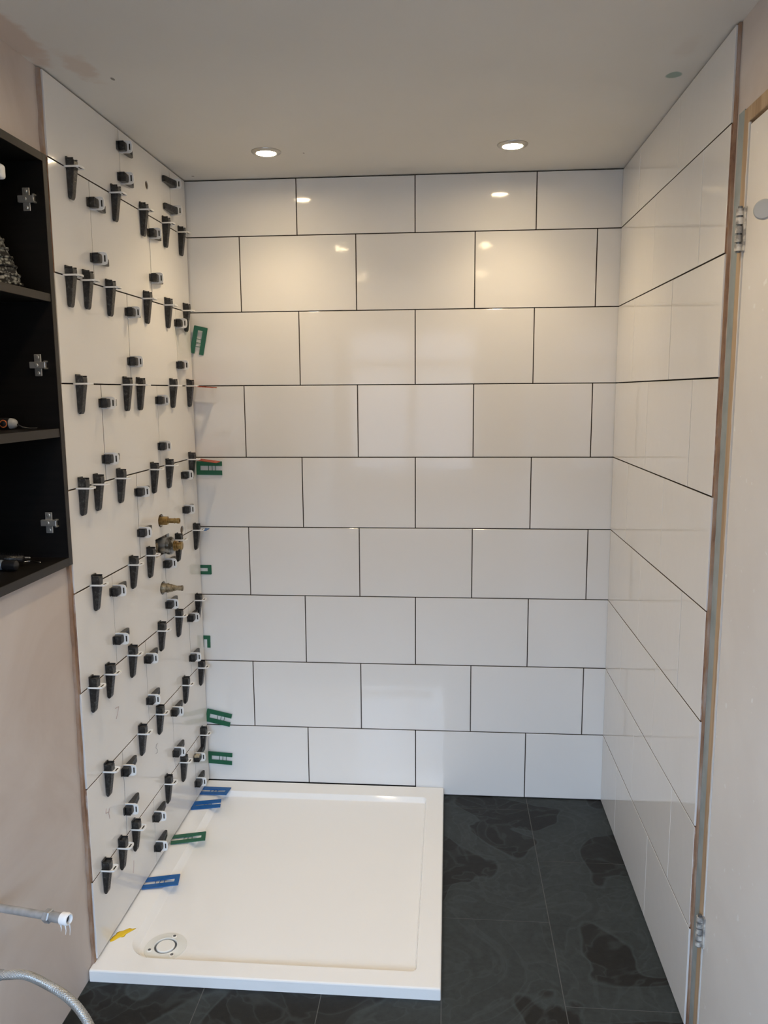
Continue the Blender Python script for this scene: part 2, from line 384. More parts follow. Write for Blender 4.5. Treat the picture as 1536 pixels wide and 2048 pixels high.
# ------------------------------------------------------------------ tiles
def tile_mesh(w, h, end=None, t=0.0095):
    """front at +Z, centred; slightly rounded front edges"""
    bm = bmesh.new(); r = bmesh.ops.create_cube(bm, size=1.0)
    for v in r['verts']: v.co = Vector((v.co.x * w, v.co.y * h, (v.co.z - 0.5) * t))
    es = [e for e in bm.edges if all(v.co.z > -t * 0.5 for v in e.verts)]
    bmesh.ops.bevel(bm, geom=es, offset=0.0008, segments=2, affect='EDGES', profile=0.5)
    me = bpy.data.meshes.new('tile')
    bm.normal_update(); bm.to_mesh(me); bm.free()
    for q in ('white_tile', 'tile_biscuit', 'tile_edge', 'tile_raw_end'): me.materials.append(MATS[q])
    for p in me.polygons:
        if abs(p.normal.z) < 0.05:
            p.material_index = 1
            if end and p.normal.x * end[0] > 0.9: p.material_index = end[1]
    return me
TM = {}
def tile(parent, centre, w, h, rot, end=None):
    key = (round(w, 4), round(h, 4), end)
    if key not in TM: TM[key] = tile_mesh(*key)
    o = bpy.data.objects.new('tile', TM[key]); C.objects.link(o); o.parent = parent
    o.location = Vector(centre); o.rotation_euler = rot
    return o
G = 0.0016   # half joint
rows = []
for r in range(1, 10):
    top = ZC - 0.004 if r == 1 else zj(r - 1) - G
    bot = zj(r) + G if r < 9 else 0.003
    rows.append((top, bot))
RB = (PI / 2, 0, 0)
XA = 0.7864; TWD = 0.4025
for r, (top, bot) in enumerate(rows, 1):
    js = [XA + (i - 1) * TWD for i in range(3)] if r % 2 else [XA + (i - 1.5) * TWD for i in range(4)]
    ed = [0.0] + js + [W]
    for i, (a, b) in enumerate(zip(ed, ed[1:])):
        a2 = a + (G if i else -0.007); b2 = b - (G if i < len(ed) - 2 else -0.007)
        bo = 0.0338 if (r == 9 and i < 2) else bot
        tile(wall_back, ((a2 + b2) / 2, random.uniform(-0.0004, 0.0), (top + bo) / 2), b2 - a2, top - bo, RB)
RL = (PI / 2, 0, PI / 2)
LEFT = {}
for r, (top, bot) in enumerate(rows, 1):
    js = [-0.154, -0.557] if r % 2 else [-0.358, -0.761]
    ed = [-0.0055] + js + [-0.975 - 0.0021 * (r - 4.5)]
    for i, (a, b) in enumerate(zip(ed, ed[1:])):
        a2 = a - (G * 0.8 if i else 0); b2 = b + (G * 0.8 if i < 2 else 0)
        bo = 0.0385 if r == 9 else bot
        LEFT[(r, i)] = tile(wall_left, (random.uniform(0.0, 0.0005), (a2 + b2) / 2, (top + bo) / 2), a2 - b2, top - bo, RL, (-1, 2 if r in (1, 3, 5, 7, 9) else 3) if i == 2 else None)
RR = (PI / 2, 0, -PI / 2)
for r, (top, bot) in enumerate(rows, 1):
    js = [-0.242, -0.660] if r % 2 else [-0.452, -0.867]
    ed = [-0.002] + js + [-1.047 - 0.0019 * (r - 4.5)]
    for i, (a, b) in enumerate(zip(ed, ed[1:])):
        a2 = a - (G * 0.6 if i else 0); b2 = b + (G * 0.6 if i < 2 else 0)
        tile(wall_right, (W - random.uniform(0.0, 0.0005) + 0.0004, (a2 + b2) / 2, (top + bot) / 2), a2 - b2, top - bot, RR, (1, 2 if r in (1, 3, 5, 7, 9) else 3) if i == 2 else None)
# holes in the left wall for the shower pipework
def unshare(o):
    me = o.data.copy(); me.transform(Matrix.LocRotScale(o.location, o.rotation_euler, None)); o.data = me
    o.location = (0, 0, 0); o.rotation_euler = (0, 0, 0); return o
HOLES = {(5, 1): [('c', -0.378, 1.094, 0.026, 0.021), ('b', -0.435, -0.312, 0.985, 1.043)], (5, 2): [],
         (6, 0): [('b', -0.435, -0.312, 0.985, 1.043)], (6, 1): [('b', -0.435, -0.312, 0.985, 1.043), ('c', -0.388, 0.879, 0.027, 0.021)],
         (1, 1): [('c', -0.361, 2.106, 0.012, 0.012)]}
HOLES[(5, 1)].append(('c', -0.186, 1.031, 0.017, 0.014))
for k, hs in HOLES.items():
    if hs:
        unshare(LEFT[k]); cut(LEFT[k], [cutter(h) for h in hs])
for y_, z_, r_ in ((-0.361, 2.106, 0.0119), (-0.186, 1.031, 0.0138)):
    bm = bmesh.new(); add_lathe(bm, (-0.030, y_, z_), (1, 0, 0), [(0, r_ * 0.86), (0.0285, r_ * 0.86)], 20); obj('hole_fill', bm, 'tile_biscuit', wall_left)
# dark adhesive bed behind the left and right tiles, seen only through the joints
def bed(name, parent, x0, x1, y0, y1, holes=()):
    o = obj(name, box(x0, x1, y0, y1, 0.001, ZC - 0.001), 'joint_dark', parent)
    if holes: cut(o, [cutter(h) for h in holes])
    return o
bed('adhesive_bed', wall_left, XL + 0.0002, -0.0098, -0.968, 0.006, PIPE_HOLES)
bed('adhesive_bed', wall_right, W + 0.0102, XR - 0.0002, -1.040, 0.006)

# floor tiles
FX = [XL, 0.293, 0.592, 0.892, 1.195, XR]
fm = {}
for c in range(5):
    x0, x1 = FX[c] + 0.001, FX[c + 1] - 0.001
    off = -0.088 if c % 2 else -0.402
    ys = [0.009] + [off - 0.615 * i for i in range(0, 7) if off - 0.615 * i > YB + 0.02] + [YB]
    for a, b in zip(ys, ys[1:]):
        key = (c, round(a - b, 3))
        if key not in fm:
            bmx = box(-(x1 - x0) / 2, (x1 - x0) / 2, -(a - b) / 2 + 0.001, (a - b) / 2 - 0.001, -0.0007, 0.0, 0.0003)
            me = bpy.data.meshes.new('floor_tile'); bmx.normal_update(); bmx.to_mesh(me); bmx.free(); me.materials.append(MATS['slate']); fm[key] = me
        o = bpy.data.objects.new('floor_tile', fm[key]); C.objects.link(o); o.parent = floor; o.location = ((x0 + x1) / 2, (a + b) / 2, 0)

# ------------------------------------------------------------------ rough strips at the tile ends, door frame
def rough_strip(name, x0, x1, ya, yb, z0, z1, jit, material, label, n=70, parent=None, slope=0.0):
    bm = bmesh.new(); A = []
    for i in range(n + 1):
        z = z0 + (z1 - z0) * i / n; j = random.uniform(-jit, jit); k = random.uniform(-jit, jit) * 0.3
        j -= slope * (z1 - z) * 0.0083
        A.append([bm.verts.new(p) for p in ((x0, ya, z), (x1 + k, ya, z), (x1 + k, yb + j, z), (x0, yb + j, z))])
    for a, b in zip(A, A[1:]):
        for q in range(4): bm.faces.new((a[q], a[(q + 1) % 4], b[(q + 1) % 4], b[q]))
    bm.faces.new(A[0][::-1]); bm.faces.new(A[-1]); bmesh.ops.recalc_face_normals(bm, faces=bm.faces[:])
    return tag(obj(name, bm, material, parent), label, kind='structure')
rough_strip('trim_1', XL + 0.0001, -0.004, -0.962, -0.9765, 0.0, ZC - 0.002, 0.0025, 'adhesive', 'brown adhesive edge where the left tiles end', slope=1.0)
rough_strip('trim_2', W + 0.004, XR - 0.0001, -1.036, -1.0475, 0.0, ZC - 0.002, 0.002, 'adhesive', 'brown adhesive edge where the right tiles end', slope=1.0)
tag(obj('trim_3', box(XR - 0.002, XR - 0.0001, -1.0965, -1.0615, 0.0, 2.03, 0.0006), 'grey_bead'), 'grey blue bead beside the door frame', kind='structure')
tag(obj('trim_4', box(XR - 0.003, XR + 0.045, DY1 + 0.002, -1.097, 0.0, 2.027, 0.001), 'raw_wood'), 'bare wood door jamb', kind='structure')
tag(obj('trim_5', box(XR - 0.003, XR + 0.045, DY0 - 0.03, DY1 + 0.002, DZ + 0.006, 2.027, 0.001), 'raw_wood'), 'bare wood door head', kind='structure')
tag(obj('trim_6', box(XR - 0.006, XR + 0.045, DY0 - 0.035, DY0 - 0.004, 0.0, DZ + 0.0055, 0.001), 'raw_wood'), 'bare wood door jamb on the latch side', kind='structure')
rough_strip('trim_7', XR - 0.0034, XR + 0.0, DY1 - 0.0005, DY1 + 0.0050, 0.0, DZ + 0.004, 0.0016, 'frame_paint', 'chipped paint line along the hinge side of the door', 120)
door = tag(obj('door_1', box(XR - 0.002, XR + 0.038, DY0, DY1 - 0.003, 0.008, DZ, 0.002), 'door_paint'), 'off white painted door standing closed in the right wall', kind='structure')
def hinge(z0, z1):
    h = obj('hinge', box(XR - 0.006, XR - 0.002, DY1 - 0.012, DY1 + 0.004, z0, z1, 0.001), 'painted_hinge', door)
    n = 5; L = (z1 - z0) / n
    for i in range(n):
        bm = bmesh.new(); add_lathe(bm, (XR - 0.011, DY1 + 0.001, z0 + i * L + 0.0012), (0, 0, 1), [(0, 0.0072), (L - 0.0040, 0.0072)], 16)
        shade_auto(obj('knuckle', bm, 'painted_hinge', h))
    bm = bmesh.new(); add_lathe(bm, (XR - 0.011, DY1 + 0.001, z0 - 0.002), (0, 0, 1), [(0, 0.0045), (z1 - z0 + 0.004, 0.0045)], 12)
    obj('pin', bm, 'dark_screw', h)
hinge(1.757, 1.840); hinge(0.262, 0.336)
dk = onp(1528, 419, 0, XR - 0.030); ax_ = Vector((-0.55, -0.83, 0.05)).normalized()
bm = bmesh.new(); add_lathe(bm, dk - ax_ * 0.006, ax_, [(0, 0.0165), (0.006, 0.0175), (0.009, 0.0172), (0.0105, 0.0155), (0.0108, 0.010)], 36)
dd_ = shade_auto(tag(obj('hook_disc', bm, 'disc_grey', door), 'round grey disc of a hook on the door'))
bm = bmesh.new(); add_tube(bm, [Vector((XR - 0.0021, dk.y + 0.012, dk.z)), Vector((XR - 0.018, dk.y + 0.010, dk.z)), dk - ax_ * 0.005], 0.005, 14); shade_auto(obj('hook_stem', bm, 'disc_grey', dd_))

# ------------------------------------------------------------------ downlights
def downlight(x, y, label):
    t = empty('downlight', (x, y, ZC), label, 'downlight', 'recessed ceiling downlights')
    bm = bmesh.new(); prof = [(0.030, -0.0005), (0.030, -0.006), (0.033, -0.0075), (0.040, -0.006), (0.0445, -0.0025), (0.045, -0.0005)]
    n = 40; R = [[bm.verts.new((r * math.cos(2 * PI * i / n), r * math.sin(2 * PI * i / n), z)) for i in range(n)] for r, z in prof]
    for a, b in zip(R, R[1:]):
        for i in range(n): bm.faces.new((a[i], a[(i + 1) % n], b[(i + 1) % n], b[i]))
    bmesh.ops.recalc_face_normals(bm, faces=bm.faces[:])
    shade_auto(obj('bezel', bm, 'brushed_nickel', t))
    bm = bmesh.new(); add_lathe(bm, (0, 0, -0.0005), (0, 0, -1), [(0, 0.0298), (0.002, 0.0298), (0.003, 0.024)], 32)
    obj('lens', bm, 'lamp_lens', t)
    ld = bpy.data.lights.new('lamp', 'SPOT'); ld.energy = LAMP_WATT; ld.color = LAMP_COL; ld.spot_size = math.radians(124); ld.spot_blend = 1.0; ld.shadow_soft_size = 0.022
    lo = bpy.data.objects.new('lamp', ld); C.objects.link(lo); lo.parent = t; lo.location = (0, 0, -0.016)
for x, y, lb in [(0.351, -0.298, 'lit round downlight in the ceiling, left of the two in view'), (1.086, -0.292, 'lit round downlight in the ceiling, right of the two in view'),
                 (0.358, -1.33, 'lit downlight above the room middle, left side'), (1.080, -1.33, 'lit downlight above the room middle, right side'),
                 (0.361, -2.36, 'lit downlight near the window, left side'), (1.095, -2.30, 'lit downlight near the window, right side')]:
    downlight(x, y, lb)

# ------------------------------------------------------------------ shower tray
TX0, TX1, TY0, TY1, TZ = -0.009, 0.891, -1.020, -0.0025, 0.032
tray = empty('shower_tray', (0.44, -0.51, 0), 'glossy white low profile shower tray on the slate floor', 'shower tray')
def rrect(x0, x1, y0, y1, rad, n=10):
    """rad: (front-left, front-right, back-right, back-left)"""
    pts = []
    for (cx, cy, a0), r in zip((((x0), (y0), PI), ((x1), (y0), 1.5 * PI), ((x1), (y1), 0), ((x0), (y1), PI / 2)), rad):
        ox = cx + (r if cx == x0 else -r); oy = cy + (r if cy == y0 else -r)
        for i in range(n + 1):
            a = a0 + PI / 2 * i / n; pts.append((ox + r * math.cos(a), oy + r * math.sin(a)))
    return pts
bm = bmesh.new()
o4 = (0.004,) * 4; ir = (0.075, 0.016, 0.016, 0.03)
IX0, IX1, IY0, IY1 = 0.060, 0.829, -0.965, -0.080
loops = []
for pts, z in [(rrect(TX0, TX1, TY0, TY1, o4), 0.0), (rrect(TX0, TX1, TY0, TY1, o4), TZ - 0.004), (rrect(TX0 + 0.001, TX1 - 0.001, TY0 + 0.001, TY1 - 0.001, o4), TZ - 0.0015), (rrect(TX0 + 0.004, TX1 - 0.004, TY0 + 0.004, TY1 - 0.004, o4), TZ),
               (rrect(IX0, IX1, IY0, IY1, ir), TZ), (rrect(IX0 + 0.0012, IX1 - 0.0006, IY0 + 0.0006, IY1 - 0.0010, tuple(max(r - 0.001, 0.004) for r in ir)), TZ - 0.0008),
               (rrect(IX0 + 0.017, IX1 - 0.004, IY0 + 0.008, IY1 - 0.012, tuple(max(r - 0.010, 0.004) for r in ir)), TZ - 0.0160),
               (rrect(IX0 + 0.020, IX1 - 0.007, IY0 + 0.011, IY1 - 0.015, tuple(max(r - 0.015, 0.004) for r in ir)), TZ - 0.0172)]:
    loops.append([bm.verts.new((x - 0.44, y + 0.51, z)) for x, y in pts])
for a, b in zip(loops, loops[1:]):
    k = len(a)
    for i in range(k): bm.faces.new((a[i], a[(i + 1) % k], b[(i + 1) % k], b[i]))
bm.faces.new(loops[-1]); bm.faces.new(loops[0][::-1])
bmesh.ops.recalc_face_normals(bm, faces=bm.faces[:])
shade_auto(obj('tray_body', bm, 'shower_acrylic', tray), 0.22)
DX, DYc, DZ0 = 0.150 - 0.44, -0.900 + 0.51, TZ - 0.0173
bm = bmesh.new(); n = 48
prof = [(0.030, 0.0), (0.030, 0.004), (0.032, 0.0050), (0.036, 0.0030), (0.0555, 0.0018), (0.0565, 0.0)]
R = [[bm.verts.new((DX + r * math.cos(2 * PI * i / n), DYc + r * math.sin(2 * PI * i / n), DZ0 + z)) for i in range(n)] for r, z in prof]
for a, b in zip(R, R[1:]):
    for i in range(n): bm.faces.new((a[i], a[(i + 1) % n], b[(i + 1) % n], b[i]))
bmesh.ops.recalc_face_normals(bm, faces=bm.faces[:])
fl = shade_auto(tag(obj('drain_flange', bm, 'drain_plastic', tray), 'pale ring around the drain'))
bm = bmesh.new(); add_lathe(bm, (DX, DYc, DZ0), (0, 0, 1), [(0, 0.0245), (0.004, 0.0245), (0.0055, 0.0228)], 40)
shade_auto(tag(obj('drain_cap', bm, 'drain_cap_plastic', tray), 'white round drain cap'))
bm = bmesh.new(); add_lathe(bm, (DX, DYc, DZ0 + 0.0001), (0, 0, 1), [(0, 0.0299), (0.0005, 0.0299)], 40)
obj('drain_gap_shade', bm, 'dark_screw', tray)  # dark disc standing in for the shade inside the gap round the cap
for a in (75, 205, 312):
    sx, sy = DX + 0.042 * math.cos(math.radians(a)), DYc + 0.042 * math.sin(math.radians(a))
    bm = bmesh.new(); add_lathe(bm, (sx, sy, DZ0 + 0.0015), (0, 0, 1), [(0, 0.0075), (0.0022, 0.0075), (0.003, 0.0065)], 20)
    bs = shade_auto(obj('screw_boss', bm, 'drain_cap_plastic', fl))
    bm = bmesh.new(); add_lathe(bm, (sx, sy, DZ0 + 0.0043), (0, 0, 1), [(0, 0.0042), (0.0006, 0.0042)], 14)
    obj('drain_screw', bm, 'dark_screw', fl)

# ------------------------------------------------------------------ tile levelling clips
def wedge_mesh():
    bm = bmesh.new()
    body = [(0.0, -0.066), (0.0025, -0.0715), (0.0075, -0.0715), (0.0105, -0.066), (0.0205, 0.004), (0.0205, 0.0150), (0.0185, 0.0180), (0.0, 0.0180)]
    n0 = len(bm.verts)
    # body: head slightly wider than the tail
    k = len(body)
    def wd(z): return 0.0088 + 0.0026 * (z + 0.0715) / 0.091
    A = [bm.verts.new((x, -wd(z), z)) for x, z in body]; B = [bm.verts.new((x, wd(z), z)) for x, z in body]
    bm.faces.new(A[::-1]); bm.faces.new(B)
    for i in range(k): bm.faces.new((A[i], A[(i + 1) % k], B[(i + 1) % k], B[i]))
    bmesh.ops.recalc_face_normals(bm, faces=bm.faces[:])
    bmesh.ops.bevel(bm, geom=bm.edges[:], offset=0.0011, segments=1, affect='EDGES')
    add_box(bm, 0.0, 0.0042, -0.0112, 0.0112, 0.0175, 0.0245, 0.0008)          # lip at the wall
    for s in (-1, 1): add_box(bm, 0.0042, 0.0195, s * 0.0110 - 0.0014, s * 0.0110 + 0.0014, 0.0172, 0.0212, 0.0006)   # cheeks of the head trough
    for i in range(7):                                                          # grip ridges on the sloping face
        z = -0.056 + i * 0.0085; x = 0.0105 + (0.0205 - 0.0105) * (z + 0.066) / 0.07
        add_box(bm, x - 0.002, x + 0.0005, -0.0055, 0.0055, z - 0.0011, z + 0.0011)
    me = bpy.data.meshes.new('wedge'); bm.normal_update(); bm.to_mesh(me); bm.free(); me.materials.append(MATS['wedge_black']); return me
def bridge_mesh():
    """thin plate standing in the joint, with the window the wedge passes through and a slot above it"""
    bm = bmesh.new(); t = 0.0011
    out = [(-0.0150, -0.004), (-0.0160, 0.006), (-0.0160, 0.028), (-0.0135, 0.0345), (-0.006, 0.037), (0.006, 0.037), (0.0135, 0.0345), (0.0160, 0.028), (0.0160, 0.006), (0.0150, -0.004)]
    inn = [(-0.0120, -0.004), (-0.0121, 0.006), (-0.0121, 0.0185), (-0.0112, 0.0222), (-0.004, 0.0232), (0.004, 0.0232), (0.0112, 0.0222), (0.0121, 0.0185), (0.0121, 0.006), (0.0120, -0.004)]
    def q(ring_a, ring_b, ta, tb):
        V = [[bm.verts.new((b, a, s * tt)) for a, b in ring] for ring, tt in ((ring_a, ta), (ring_b, tb)) for s in (-1, 1)]
        k = len(ring_a)
        for i in range(k - 1):
            bm.faces.new((V[0][i], V[0][i + 1], V[2][i + 1], V[2][i])); bm.faces.new((V[1][i], V[3][i], V[3][i + 1], V[1][i + 1]))
            bm.faces.new((V[0][i], V[1][i], V[1][i + 1], V[0][i + 1])); bm.faces.new((V[2][i], V[2][i + 1], V[3][i + 1], V[3][i]))
        for i in (0, k - 1): bm.faces.new((V[0][i], V[2][i], V[3][i], V[1][i]))
    # rim (thicker) and a slotted web
    mid = [(a * 0.93, b - 0.0012 if b > 0.02 else b) for a, b in out]
    q(out, mid, 0.0021, 0.0021)
    web = [(-0.0125, 0.0215), (-0.0095, 0.0275), (-0.0095, 0.0275), (-0.004, 0.0292), (0.004, 0.0292), (0.0095, 0.0275), (0.0125, 0.0215)]
    q(mid, inn, t * 0.7, t * 0.7)
    bmesh.ops.recalc_face_normals(bm, faces=bm.faces[:])
    me = bpy.data.meshes.new('bridge'); bm.normal_update(); bm.to_mesh(me); bm.free(); me.materials.append(MATS['clip_white']); return me
WEDGE, BRIDGE = wedge_mesh(), bridge_mesh()
SLOT = bpy.data.meshes.new('slot'); bm = bmesh.new(); add_box(bm, 0.0278, 0.0318, -0.0080, 0.0080, -0.0012, 0.0012, 0.0004); bm.to_mesh(SLOT); bm.free(); SLOT.materials.append(MATS['hole_dark'])
proto = bpy.data.objects.new('levelling_clip', None); C.objects.link(proto); proto.empty_display_size = 0.02
pw = bpy.data.objects.new('wedge', WEDGE); C.objects.link(pw); pw.parent = proto; pw['label'] = 'scuffed black wedge'
pb = bpy.data.objects.new('bridge', BRIDGE); C.objects.link(pb); pb.parent = proto; pb['label'] = 'white plastic bridge'
ps = bpy.data.objects.new('slot', SLOT); C.objects.link(ps); ps.parent = pb
NCL = [0]
def clip(loc, rot, label, group, slide=0.0):
    if NCL[0] == 0: t = proto
    else: t = copy_tree(proto)
    NCL[0] += 1
    t.location = loc; t.rotation_euler = rot; tag(t, label, 'tile clip', group)
    for ch in t.children:
        if ch.name.startswith('wedge'): ch.location = (0, 0, slide)
    return t
ORD = ['', 'first', 'second', 'third', 'fourth', 'fifth', 'sixth', 'seventh', 'eighth', 'ninth']
HCL = {1: [142.8, 231, 287.4, 332, 363], 2: [141.2, 175.5, 220.7, 295, 336.8, 373], 3: [162, 254.8, 281, 346.6, 380], 4: [167, 197, 242.3, 309, 339, 384],
       5: [193.8, 267.6, 301.6, 357.4, 393], 6: [188.5, 220.6, 266, 324, 358.2, 396.8], 7: [218, 285.3, 320.5, 372, 403], 8: [214, 246, 272.4, 337.3, 368, 407]}
X0C = 0.0008
for k, us in HCL.items():
    for i, u in enumerate(us):
        y = y_on_joint(u, 0.0095, zj(k))
        y = min(y, -0.0185)
        lab = 'upright black wedge clip on the %s horizontal joint below the ceiling, %s' % (ORD[k], 'nearest the corner' if i == len(us) - 1 else 'nearest the room' if i == 0 else ORD[i + 1] + ' from the room')
        clip((X0C, y, zj(k)), (0, 0, 0), lab, 'upright wedge clips on the horizontal joints', random.uniform(-0.003, 0.003))
VCL = {(1, 1): [(241.7, 292), (246, 355.5)], (1, 0): [(337.8, 362.6), (340, 416.5)], (2, 1): [(183, 404.7), (190.6, 516)], (2, 0): [(302.6, 465.7), (306.9, 555.4)],
       (3, 1): [(257.6, 623.6), (262.7, 722.7)], (3, 0): [(355.5, 646), (358.3, 730)], (4, 1): [(206.7, 806), (213.7, 918)], (4, 0): [(317.8, 800.5), (322, 892.6)],
       (5, 1): [(273.5, 985.5), (278.7, 1067.5)], (5, 0): [(367, 951), (371, 1020)], (6, 1): [(224, 1186), (229.7, 1283.6)], (6, 0): [(331.6, 1129.6), (336, 1211)],
       (7, 1): [(292, 1322), (295.8, 1405.8)], (7, 0): [(379.7, 1237.5), (382.8, 1318)], (8, 1): [(247, 1547.8), (252, 1626)], (8, 0): [(346.2, 1427.6), (350.2, 1509)],
       (9, 1): [(309.2, 1640.4), (312.7, 1700)], (9, 0): [(391.5, 1519.7), (394.3, 1569)]}
SMEAR = None
for (r, j), pts in VCL.items():
    y = ([-0.154, -0.557] if r % 2 else [-0.358, -0.761])[j]
    for i, (u, v) in enumerate(pts):
        z = onp(u, v, 0, 0.010).z
        rev = (r, j) == (1, 0)
        lab = '%s black wedge clip, %s on the %s vertical joint, %s tile row from ceiling' % ('reversed' if rev else 'sideways', 'upper' if i == 0 else 'lower', 'corner-side' if j == 0 else 'room-side', ORD[r])
        t = clip((X0C, y, z), (PI / 2 if not rev else -PI / 2, 0, 0), lab, 'sideways wedge clips on the vertical joints', random.uniform(-0.006, 0.0) if not rev else -0.004)
        if (r, j, i) == (9, 0, 0): SMEAR = (y, z)

# ------------------------------------------------------------------ horseshoe packers
def packer_mesh(L, w, name, material, slot_w=0.0135, head=0.014, cut_prong=0.0):
    """U plate: closed end at a = 0, prongs to a = L; plane a-b, thickness along c; three thin ties in the slot"""
    bm = bmesh.new(); t = 0.0015; h = w / 2; s = slot_w / 2
    f = lambda a, b, c: Vector((a, b, c))
    poly = [(0.0015, -h), (L, -h), (L, -s), (head, -s), (head, s), (L, s), (L, h), (0.0015, h), (0, h - 0.0015), (0, -h + 0.0015)]
    add_prism(bm, poly, f, -t, t)
    for a in (head + 0.030, head + 0.043, head + 0.056):
        if a < L - 0.006: add_box(bm, a - 0.0009, a + 0.0009, -s - 0.001, s + 0.001, -t * 0.6, t * 0.6)
    for q in range(8):      # moulded graduation ridges
        a = head + 0.006 + q * 0.009
        if a < L - 0.004:
            for sgn in (-1, 1): add_box(bm, a - 0.0005, a + 0.0005, sgn * (h * 0.66) - 0.004, sgn * (h * 0.66) + 0.004, -t - 0.0003, t + 0.0003)
    me = bpy.data.meshes.new(name); bm.normal_update(); bm.to_mesh(me); bm.free(); me.materials.append(MATS[material]); return me
def packer(closed, openp, normal, L, w, material, label, slot_w=0.0165):
    a = (Vector(openp) - Vector(closed)).normalized(); n = Vector(normal); n = (n - a * n.dot(a)).normalized(); b = n.cross(a)
    o = obj_me('horseshoe_packer', packer_mesh(L, w, 'horseshoe_packer', material, slot_w))
    o.matrix_world = Matrix.Translation(Vector(closed)) @ Matrix((a, b, n)).transposed().to_4x4()
    return tag(o, label, 'packer', 'plastic horseshoe packers')
YP = -0.0022
NB = (0, -1, 0)
packer((0.0405, -0.012, 1.7195), (0.018, -0.004, 1.623), (0.12, -1, 0), 0.096, 0.0475, 'packer_green', 'dark green packer tilted upright in the corner, highest of all')
packer((0.001, -0.0035, 1.225), (0.1, -0.0035, 1.224), NB, 0.093, 0.049, 'packer_green', 'dark green packer lying sideways in the corner below the lower red packer')
packer((0.0405, YP, 0.8515), (-0.02, YP, 0.8515), NB, 0.0455, 0.035, 'packer_green', 'short dark green packer in the corner level with the lower brass pipe', 0.012)
packer((0.0075, YP, 0.6015), (0.0065, YP, 0.55), NB, 0.046, 0.036, 'packer_green', 'small upright dark green packer half hidden in the corner', 0.0125)
packer((-0.001, -0.006, 0.294), (0.091, -0.006, 0.274), NB, 0.096, 0.051, 'packer_green', 'dark green packer tilted across the last joint above the tray')
packer((-0.001, YP - 0.003, 0.125), (0.092, YP - 0.003, 0.119), NB, 0.093, 0.047, 'packer_green', 'dark green packer lying level in the corner just above the tray')
NZ = (0, 0, 1)
packer((0.103, -0.1015, 0.0405), (-0.005, -0.093, 0.036), NZ, 0.106, 0.054, 'packer_blue', 'blue packer under the left tiles, closest to the back wall', 0.0175)
packer((-0.004, -0.205, 0.036), (0.098, -0.186, 0.0395), (0.0, -0.12, 1), 0.103, 0.046, 'packer_blue', 'blue packer tipped on edge under the left tiles, second from the corner', 0.010)
packer((0.107, -0.3985, 0.0395), (-0.005, -0.425, 0.036), NZ, 0.111, 0.052, 'packer_green', 'green packer slid under the left tiles onto the tray', 0.0175)
packer((0.100, -0.640, 0.0405), (-0.005, -0.6615, 0.036), NZ, 0.106, 0.054, 'packer_blue', 'blue packer under the left tiles, closest to the drain', 0.0175)
packer((0.092, -0.045, zj(3) - 0.006), (-0.006, -0.045, zj(3)), NZ, 0.092, 0.046, 'packer_red', 'red packer sticking out of the third joint, upper of the two')
packer((0.095, -0.050, zj(4) - 0.013), (-0.006, -0.048, zj(4)), NZ, 0.093, 0.046, 'packer_red', 'red packer sticking out of the fourth joint, lower of the two')
packer((0.046, -0.045, zj(5) - 0.002), (-0.006, -0.045, zj(5)), NZ, 0.050, 0.040, 'packer_blue', 'short blue packer in the corner joint beside the valve')

# ------------------------------------------------------------------ shower pipework in the left wall
v = empty('pipe_tail', (0, -0.378, 1.094), 'brass pipe tail with hexagonal nut above the shower valve', 'pipe fitting', 'brass pipe tails either side of the valve')
bm = bmesh.new(); add_lathe(bm, (-0.03, 0, 0), (1, 0, 0), [(0, 0.0145), (0.051, 0.0145), (0.053, 0.0125)], 6); obj('nut', bm, 'brass', v)
bm = bmesh.new(); add_lathe(bm, (0.022, 0, 0), (1, 0, 0), [(0, 0.0078), (0.02, 0.0078), (0.021, 0.0086), (0.023, 0.0086), (0.024, 0.0078), (0.029, 0.0078), (0.030, 0.0088), (0.038, 0.0088), (0.0385, 0.006), (0.034, 0.0058)], 24)
shade_auto(obj('pipe', bm, 'brass', v))
v = empty('pipe_tail', (0, -0.388, 0.879), 'dull ridged brass pipe tail below the shower valve', 'pipe fitting', 'brass pipe tails either side of the valve')
bm = bmesh.new(); add_lathe(bm, (-0.03, 0, 0), (1, 0, 0), [(0, 0.0155), (0.034, 0.0155), (0.036, 0.0142), (0.044, 0.0142), (0.045, 0.0152), (0.0475, 0.0152), (0.049, 0.0135), (0.054, 0.0128)], 28)
shade_auto(obj('collar', bm, 'dull_brass', v))
bm = bmesh.new(); pr = [(0, 0.0125)]
for i in range(4): pr += [(0.003 + i * 0.0048, 0.0128 - i * 0.0012), (0.005 + i * 0.0048, 0.0108 - i * 0.0012)]
pr += [(0.026, 0.0078), (0.034, 0.0078), (0.0355, 0.0088), (0.040, 0.0088), (0.041, 0.006)]
add_lathe(bm, (0.024, 0, 0), (1, 0, 0), pr, 28); shade_auto(obj('pipe', bm, 'dull_brass', v))
v = empty('shower_valve', (0, -0.365, 1.013), 'grey metal mixer valve with brass spindle in its square cut-out', 'shower valve')
bm = bmesh.new(); add_box(bm, -0.060, -0.014, -0.056, 0.040, -0.020, 0.018, 0.004, 2); obj('valve_box', bm, 'zinc', v)
bm = bmesh.new(); add_lathe(bm, (-0.02, -0.002, -0.001), (1, 0, 0), [(0, 0.026), (0.034, 0.026), (0.036, 0.0285), (0.046, 0.0285), (0.048, 0.026), (0.050, 0.026), (0.056, 0.018)], 32)
shade_auto(obj('valve_body', bm, 'zinc', v))
bm = bmesh.new(); add_lathe(bm, (0.030, -0.002, -0.001), (1, 0, 0), [(0, 0.0165), (0.010, 0.0165), (0.011, 0.015), (0.013, 0.016), (0.016, 0.016), (0.017, 0.011), (0.024, 0.011), (0.0245, 0.013), (0.031, 0.013), (0.032, 0.009)], 24)
